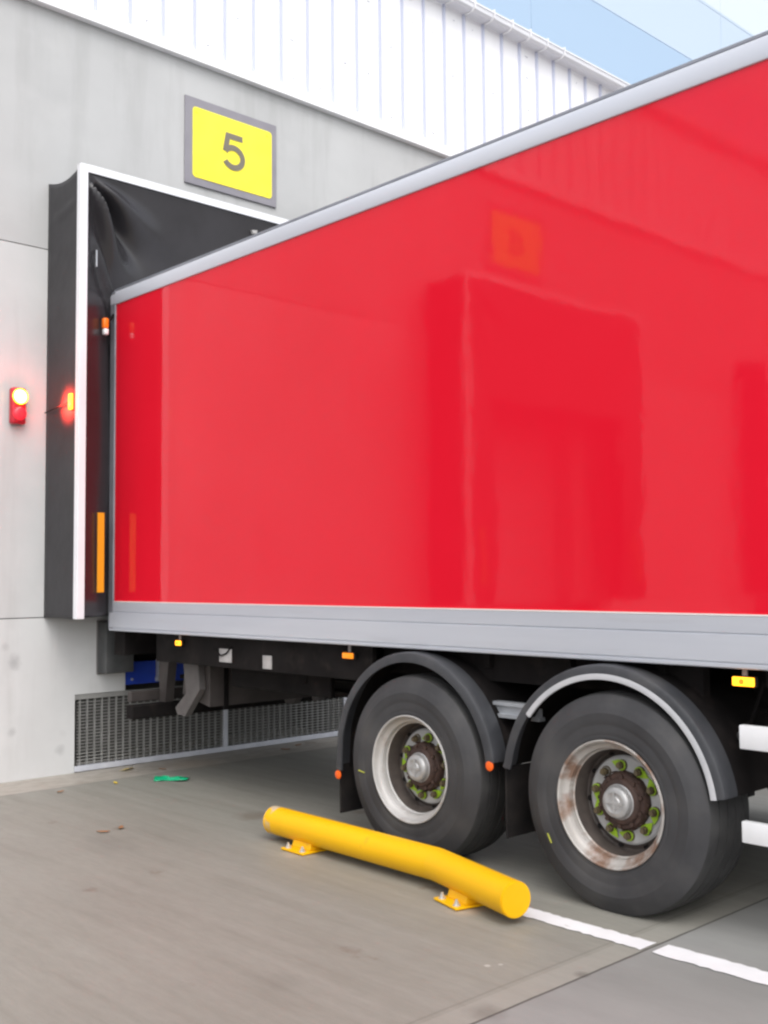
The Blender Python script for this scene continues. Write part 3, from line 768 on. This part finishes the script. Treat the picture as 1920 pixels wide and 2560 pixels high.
# landing legs, air tanks, suspension
for x in (4.95, fx(4.95)):
    m = MB(); m.box(x-.06, x+.06, -1.96, -1.84, .05, 1.19, bev=.008); m.box(x-.14, x+.14, -2.02, -1.78, .004, .05, bev=.006); m.build('landing_leg', M['greysteel'], tr)
for (x, y) in ((5.45, 2.0), (5.95, 2.0)):
    m = MB(); m.lathe([(-.42,0),(-.40,.09),(-.35,.135),(.35,.135),(.40,.09),(.42,0)], (0,0,0), 24)
    m.bm.transform(Matrix.Translation((x, y, .80)) @ Matrix.Rotation(R(90), 4, 'Z')); m.build('air_tank', M['black'], tr, smooth=40)
m = MB(); m.box(5.15, 6.5, .3, 1.95, .22, .62, bev=.02); m.build('added_dark_box', M['black'], tr)  # invented box, added to darken the bright gap under the trailer
AX = (3.09, 4.45)
for y in AX:
    m = MB(); m.cyl((4.95, y, .51), (fx(4.95), y, .51), .068, 20); m.build('axle', M['black'], tr, smooth=40)
    for x in (5.06, fx(5.06)):
        m = MB(); m.prism([(x-.05, y-.55, .80), (x-.05, y-.50, .62), (x-.05, y-.06, .60), (x-.05, y+.40, .60), (x-.05, y+.40, .68), (x-.05, y-.30, .70), (x-.05, y-.40, .80)], (.10,0,0), bev=.004); m.build('trailing_arm', M['black'], tr)
        m = MB(); m.lathe([(-.13,0),(-.13,.11),(-.06,.15),(0,.12),(.06,.15),(.11,.12),(.11,0)], (0,0,0), 22)
        m.bm.transform(Matrix.Translation((x, y+.34, .79)) @ Matrix.Rotation(R(-90), 4, 'Y')); m.build('air_spring', M['tread'], tr, smooth=50)
        m = MB(); m.cyl((x+.1, y-.1, .62), (x+.16, y+.12, 1.1), .035, 12); m.build('damper', M['greysteel'], tr, smooth=40)
m = MB(); m.box(5.35, 6.07, 4.85, 5.6, .72, 1.0, bev=.02); m.build('valve_box', M['black'], tr)
m = MB(); m.box(4.70, 4.74, 5.55, 6.7, .80, 1.02, bev=.01); m.build('lift_valve_panel', M['black'], tr)

for k, (x_, z_, r_) in enumerate(((4.98, .93, .012), (5.0, .90, .009), (4.96, .96, .008))):
    m = MB(); m.tube([(x_+.02*math.sin(i*1.7+k), 2.4+i*.5, z_-.03*abs(math.sin(i*1.3+k))) for i in range(10)], r_, 8); m.build('air_line', M['black'], tr, smooth=60)
for (x_, y_, z_) in ((4.72, 5.75, .98), (4.74, 6.25, .99), (4.76, 2.5, 1.0)):
    m = MB(); m.tube([(x_, y_, z_+.1), (x_-.02, y_+.06, z_-.09), (x_, y_+.2, z_-.13), (x_+.02, y_+.33, z_-.05), (x_+.1, y_+.4, z_+.1)], .010, 8); m.build('hose', M['black'], tr, smooth=60)
# ---- one wheel (axis along X, outer face at x = 0), then copies
def make_wheel(c, sgn, rimmat, rot, parent):
    c = Vector(c)
    rnd = random.Random(int(c.y*100))
    m = MB()
    # flange, bead seat and stepped well
    m.lathe([(.030,.286),(.012,.2985),(.002,.3045),(-.004,.3035),(-.006,.298),(-.001,.2915),(.012,.2885),(.024,.284),(.034,.277),(.040,.2635),(.052,.2595),(.068,.2585),(.074,.252)], (0,0,0), 96)
    m.lathe([(.074,.252),(.12,.2475),(.168,.245),(.176,.238)], (0,0,0), 96, mi=1)
    m.lathe([(.176,.238),(.172,.226),(.160,.214)], (0,0,0), 96, mi=1)
    m.lathe([(.160,.214),(.152,.206),(.150,.200),(.150,.118)], (0,0,0), 96, mi=2)
    # hand holes as dark ovals set in the cone
    for i in range(10):
        an = R(i*36+18+rot); rr = .226
        bb = bmesh.new(); 
        ring = [bb.verts.new((.1665 - .011*math.sin(2*math.pi*j/14)*1.0*.8, rr*math.cos(an+.062*math.cos(2*math.pi*j/14)) * (1+.052*math.sin(2*math.pi*j/14)), rr*math.sin(an+.062*math.cos(2*math.pi*j/14)) * (1+.052*math.sin(2*math.pi*j/14)))) for j in range(14)]
        bb.faces.new(ring); m._add(bb, 3)
    w_ = m.build('wheel', [rimmat, M['rimdark'], M['rimdisc'], M['black']], None, smooth=35)
    w_.parent = parent; w_.location = c - root_loc(parent)
    def sub(mb, name, mt, sm=40, lab=None):
        o = mb.build(name, mt, None, smooth=sm); o.parent = w_
        if lab: o['label'] = lab
        return o
    # tyre
    m = MB()
    Ro, W = .530, .385
    prof = [(.0,.288),(-.014,.296),(-.022,.304),(-.0245,.312),(-.0255,.322),(-.0245,.325),(-.026,.330),(-.027,.345),(-.0272,.368),(-.0268,.378),(-.0275,.380),(-.0305,.395),(-.032,.412),(-.032,.428),(-.0325,.431),(-.031,.434),(-.027,.449),(-.020,.465),(-.0185,.468),(-.010,.484),(-.002,.504),(.008,.517)]
    m.lathe(prof, (.028,0,0), 128)
    tp = [(.036,.517),(.046,.5215)]
    x = .046
    for gx in (.095, .165, .235, .305):
        tp += [(gx-.004, Ro-.001), (gx-.002, Ro-.014), (gx+.006, Ro-.014), (gx+.008, Ro-.001)]
    tp += [(.372,.5215),(.385,.512),(.40,.478),(.41,.42),(.405,.35),(.38,.288)]
    m.lathe(tp, (0,0,0), 128, mi=1)
    sub(m, 'tyre', [M['rubber'], M['tread']], 50)
    # hub with bolted ring, then grease cap
    m = MB()
    m.lathe([(.149,.140),(.135,.138),(.112,.134),(.106,.128),(.105,.112),(.092,.108),(.086,.100),(.084,.085)], (0,0,0), 64)
    for i in range(10):
        an = R(i*36+rot+9); m.cyl((.108,.119*math.cos(an),.119*math.sin(an)), (.092,.119*math.cos(an),.119*math.sin(an)), .011, 8)
    for i in range(16):
        an = R(i*22.5); m.prism([(.148,.1365*math.cos(an-.05),.1365*math.sin(an-.05)),(.148,.1365*math.cos(an+.05),.1365*math.sin(an+.05)),(.115,.139*math.cos(an+.05),.139*math.sin(an+.05)),(.115,.139*math.cos(an-.05),.139*math.sin(an-.05))], (0,.006*math.cos(an),.006*math.sin(an)))
    sub(m, 'hub', M['rust'])
    m = MB(); m.lathe([(.086,.086),(.082,.080),(.064,.076),(.054,.072),(.048,.064),(.047,.050),(.050,.046),(.050,.030),(.046,.026),(.046,0)], (0,0,0), 40)
    m.prism([(.0455,-.05,-.006),(.0455,.05,-.006),(.0455,.05,.006),(.0455,-.05,.006)], (-.004,0,0)); m.prism([(.0452,-.004,-.05),(.0452,.008,-.05),(.0452,.008,.05),(.0452,-.004,.05)], (-.003,0,0))
    sub(m, 'hub_cap', M['cap'])
    # nuts with lime pointers
    for i in range(10):
        an = R(i*36+rot); cy, cz = .1675*math.cos(an), .1675*math.sin(an)
        m = MB(); m.lathe([(.150,.027),(.144,.027),(.143,.0215)], (0,cy,cz), 20); m.cyl((.143,cy,cz), (.117,cy,cz), .019, 6); m.cyl((.118,cy,cz), (.106,cy,cz), .012, 10)
        sub(m, 'wheel_nut', M['nut'], 35)
        if i in (1,): continue
        m = MB(); m.lathe([(.1435,.0225),(.136,.0255),(.132,.0255),(.132,.0195),(.142,.0195)], (0,cy,cz), 20)
        da = an + (math.pi/2 if i % 2 else -math.pi/2) + rnd.uniform(-.35,.35)
        ux, uz = math.cos(da), math.sin(da); px_, pz_ = -uz, ux
        m.prism([(.1365,cy+ux*.020+px_*.022,cz+uz*.020+pz_*.022),(.1365,cy+ux*.058,cz+uz*.058),(.1365,cy+ux*.020-px_*.022,cz+uz*.020-pz_*.022)], (.004,0,0))
        sub(m, 'nut_indicator', M['lime'])
    if sgn < 0: w_.rotation_euler.z = math.pi
    return w_
WX = 4.345
wl1 = make_wheel((WX, AX[0], .514), 1, M['rim'], 12, tr); wl1['label'] = 'wheel with rust streaked rim nearer the side guard'
wl2 = make_wheel((WX, AX[1], .514), 1, M['rimclean'], 27, tr); wl2['label'] = 'wheel with cleaner silver rim nearer the dock'
for src in (wl1, wl2):
    c = copy_tree(src); c.parent = tr; c.location.x = -src.location.x; c.rotation_euler.z = math.pi
    if 'label' in c: del c['label']
# chalk marks on the tyres
def chalk(y, z, a, ln, wheel):
    m = MB(); dy, dz = math.cos(a)*ln/2, math.sin(a)*ln/2; ny, nz = -math.sin(a)*.003, math.cos(a)*.003
    xo = -.0335
    m.prism([(xo+.028,y-dy-ny,z-dz-nz),(xo+.028,y+dy-ny,z+dz-nz),(xo+.028,y+dy+ny,z+dz+nz),(xo+.028,y-dy+ny,z-dz+nz)], (-.004,0,0))
    o = m.build('chalk_mark', M['chalk']); o.parent = wheel
chalk(.352, -.215, R(62), .05, wl1)
chalk(.395, -.06, R(8), .055, wl2)

# mudguards
def mudguard(yc, rear_drop, trim, mirror=False):
    zc = .526; x0_, x1_ = 4.365, 5.06
    a0, a1 = R(10), R(170)
    def S(x): return fx(x) if mirror else x
    n = 46; pro = [(x0_,.589),(x0_-.001,.630),(x0_+.006,.642),(x0_+.02,.647),(x0_+.05,.648),(x0_+.11,.647),(x0_+.11,.639),(x0_+.05,.638),(x0_+.022,.635),(x0_+.014,.626),(x0_+.012,.589)]
    path = []
    for i in range(n+1):
        a = a0+(a1-a0)*i/n; path.append((a, None))
    rings = []
    if rear_drop:    # the dock end drops straight down
        pass
    for i in range(n+1):
        a = a0+(a1-a0)*(i/n)
        rings.append([(S(x), yc - r*math.cos(math.pi-a)*1.0 if False else yc + r*math.cos(a), zc + r*math.sin(a)) for x, r in pro])
    rings = rings[::-1]     # from the front end (-y) over to the rear end (+y)
    # short straight ends
    f0 = [(x, y, z-.02) for x, y, z in rings[0]]
    r1 = [(x, y+.012, z-rear_drop) for x, y, z in rings[-1]]
    rings = [f0] + rings + [r1]
    m = MB(); m.rings(rings); g_ = m.build('mudguard', M['guard'], tr, smooth=35)
    ip = [(x0_+.1105,.637),(x0_+.1105,.643),(x0_+.13,.645),(x1_,.645),(x1_,.637)]  # inner width of the guard: under-trailer shade put into its black colour
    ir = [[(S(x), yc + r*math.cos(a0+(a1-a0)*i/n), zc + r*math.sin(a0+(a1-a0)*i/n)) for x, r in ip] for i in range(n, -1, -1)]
    m = MB(); m.rings([[(x, y, z-.02) for x, y, z in ir[0]]] + ir + [[(x, y+.01, z-rear_drop) for x, y, z in ir[-1]]]); m.build('shaded_inner_skin', M['black'], g_, smooth=35)

    if trim:
        tp = [(x0_-.004,.575),(x0_-.006,.591),(x0_-.003,.603),(x0_+.010,.603),(x0_+.010,.575)]
        rr = [[(S(x), yc + r*math.cos(a0+(a1-a0)*i/n), zc + r*math.sin(a0+(a1-a0)*i/n)) for x, r in tp] for i in range(n-8)]
        # a pale rolled edge, left off the lowest part of the dock end
        a0b, a1b = R(38), R(172)
        rr = [[(S(x), yc - r*math.cos(math.pi - (a0b+(a1b-a0b)*i/n)), zc + r*math.sin(a0b+(a1b-a0b)*i/n)) for x, r in tp] for i in range(n+1)]
        m = MB(); m.rings(rr); m.build('edge_trim', M['guardtrim'], g_, smooth=35)
    return g_
MG = (3.127, 4.467)
for mir in (False, True):
    S = fx if mir else (lambda x: x)
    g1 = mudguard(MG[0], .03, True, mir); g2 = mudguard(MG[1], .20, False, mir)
    if not mir:
        g1['label'] = 'mudguard with pale rolled edge'
        for (y, z) in ((MG[1]-.607, .60), (MG[1]+.626, .40)):
            m = MB(); m.lathe([(0,.026),(-.006,.026),(-.010,.018),(-.011,0)], (4.371, y, z), 20); m.build('reflector', M['amberdim'], g2, smooth=40)
    for (y, z0_, z1_) in ((MG[1]+.645, .16, .46), (MG[0]+.65, .085 if mir else .23, .60)):
        p, q = sorted((S(4.40), S(4.86)))
        m = MB(); m.box(p, q, y-.006, y+.006, z0_, z1_, bev=.003); m.build('mud_flap', M['flap'], tr)
    # galvanised brace between the guards
    p, q = sorted((S(4.50), S(4.55)))
    m = MB()
    m.box(p, q, MG[0]+.52, MG[1]-.52, .905, .925); m.box(p+.018, p+.03, MG[0]+.50, MG[1]-.50, .86, .905); m.box(p, q, MG[0]+.50, MG[1]-.50, .84, .86)
    m.build('guard_brace', M['galv'], tr)

# ------------------------------------------------------------------ yellow wheel guide on the ground
wg = thing('wheel_guide', (4.08, 4.2, 0), 'bent yellow steel pipe wheel guide bolted to the concrete beside the trailer', 'wheel guide')
Za, Rp = .116, .084
A, B, C_ = Vector((4.123,5.415,Za)), Vector((4.090,3.985,Za)), Vector((3.902,3.300,Za))
A2 = A.lerp(B, .045)
path = [A2, A.lerp(B,.5), B.lerp(A,.006), B.lerp(C_,.012), C_]
m = MB(); m.tube(path, Rp, 72); m.build('pipe', M['yellow'], wg, smooth=8)
m = MB(); m.tube([A, A.lerp(A2,.5), A2], Rp, 40); m.build('worn_end', M['wornyellow'], wg, smooth=40)
dr = (C_-B).normalized()
m = MB(); 
def disc(mb, c, n, r, th, seg=40):
    mb.tube([c, c+n*th], r, seg)
disc(m, C_+dr*.0005, dr, Rp-.004, .006); m.build('end_cap', M['yellow'], wg, smooth=40)
da = (A-B).normalized()
m = MB(); disc(m, A+da*.0005, da, Rp-.003, .005); m.build('end_cap', M['scuff'], wg, smooth=40)
def foot(c, ang, nm='foot_plate'):
    Tm = Matrix.Translation(c) @ Matrix.Rotation(ang, 4, 'Z')
    m = MB(); m.box(-.135, .13, -.105, .105, .004, .016, bev=.003, mat=Tm); f_ = m.build(nm, M['yellow'], wg)
    m = MB(); m.prism([(-.070,-.085,.0165),(-.070,.085,.0165),(-.045,.085,.085),(-.045,-.085,.085)], (.09,0,0), mat=Tm, bev=.003); m.build('saddle', M['yellow'], f_)
    for y in (-.068, .068):
        for x in (-.108, .108):
            m = MB(); m.tube([Tm @ Vector((x,y,.016)), Tm @ Vector((x,y,.020))], .020, 14); m.tube([Tm @ Vector((x,y,.020)), Tm @ Vector((x,y,.033))], .013, 6); m.tube([Tm @ Vector((x,y,.033)), Tm @ Vector((x,y,.046))], .007, 8)
            m.build('bolt', M['bolt'], f_)
a1_ = math.atan2((B-A).x, -(B-A).y); a2_ = math.atan2((C_-B).x, -(C_-B).y)
p1 = A.lerp(B, .25); p2 = B.lerp(C_, .42)
foot(Vector((p1.x,p1.y,0)), a1_); foot(Vector((p2.x,p2.y,0)), a2_)

# ------------------------------------------------------------------ litter
t = MB(); rnd = random.Random(4)
hgt = [[rnd.uniform(.004,.034) for _ in range(9)] for _ in range(7)]
def film(u, v):
    i, k = min(6, int(round(u*6))), min(8, int(round(v*8)))
    L0 = (v-.5)*.27; W0 = (u-.5)*(.10 + .035*math.sin(v*9)) + .018*math.sin(v*7)
    ca, sa = math.cos(R(-42)), math.sin(R(-42))
    return (4.722 + L0*ca - W0*sa, 7.545 + L0*sa + W0*ca, .004 + hgt[i][k]*(.35+.65*math.sin(math.pi*u)))
t.grid(film, 6, 8); tag(t.build('plastic_strap', M['green'], None, smooth=25, solid=.002), 'crumpled green plastic strap lying on the concrete near the wall', 'litter')
t = MB(); t.rings([[(4.62,8.20,.006),(4.66,8.17,.016),(4.69,8.23,.010)], [(4.70,8.22,.012),(4.74,8.20,.020),(4.75,8.27,.006)], [(4.74,8.25,.006),(4.78,8.235,.010),(4.79,8.28,.005)]])
tag(t.build('paper_scrap', M['litteryellow'], None), 'small crumpled yellow scrap against the foot of the grille', 'litter')
def leaf(x, y, s_, a, lab, mt='leaf'):
    m = MB(); Tm = Matrix.Translation((x, y, .006)) @ Matrix.Rotation(a, 4, 'Z') @ Matrix.Scale(s_, 4)
    def lf(u, v):
        wd = math.sin(math.pi*u)**.8*.38
        return Tm @ Vector((u-.5, (v-.5)*wd, .10*abs(v-.5)+.16*(u-.5)**2))
    m.grid(lf, 8, 4); o = m.build('dry_leaf', M[mt], None, smooth=60, solid=.0015); return tag(o, lab, 'leaf', 'dry leaves on the yard')
leaf(3.86, 7.72, .075, .4, 'dry brown leaf on the concrete at the left foot of the wall')
leaf(4.335, 7.74, .075, 1.4, 'small orange leaf on the concrete left of the green strap', 'litteryellow')
leaf(4.93, 8.02, .07, 2.1, 'dark leaf between the green strap and the grille')
leaf(3.585, 6.33, .085, .9, 'dry leaf on open concrete left of the yellow pipe, nearer the trailer')
leaf(3.45, 6.31, .085, 2.5, 'dry leaf on open concrete left of the yellow pipe, farther from the trailer')
leaf(6.3, 8.10, .09, 2.2, 'dry leaf below the grille beside the trailer wheel')
leaf(6.55, 8.22, .09, .2, 'dry leaf tight against the grille foot near the wheel')
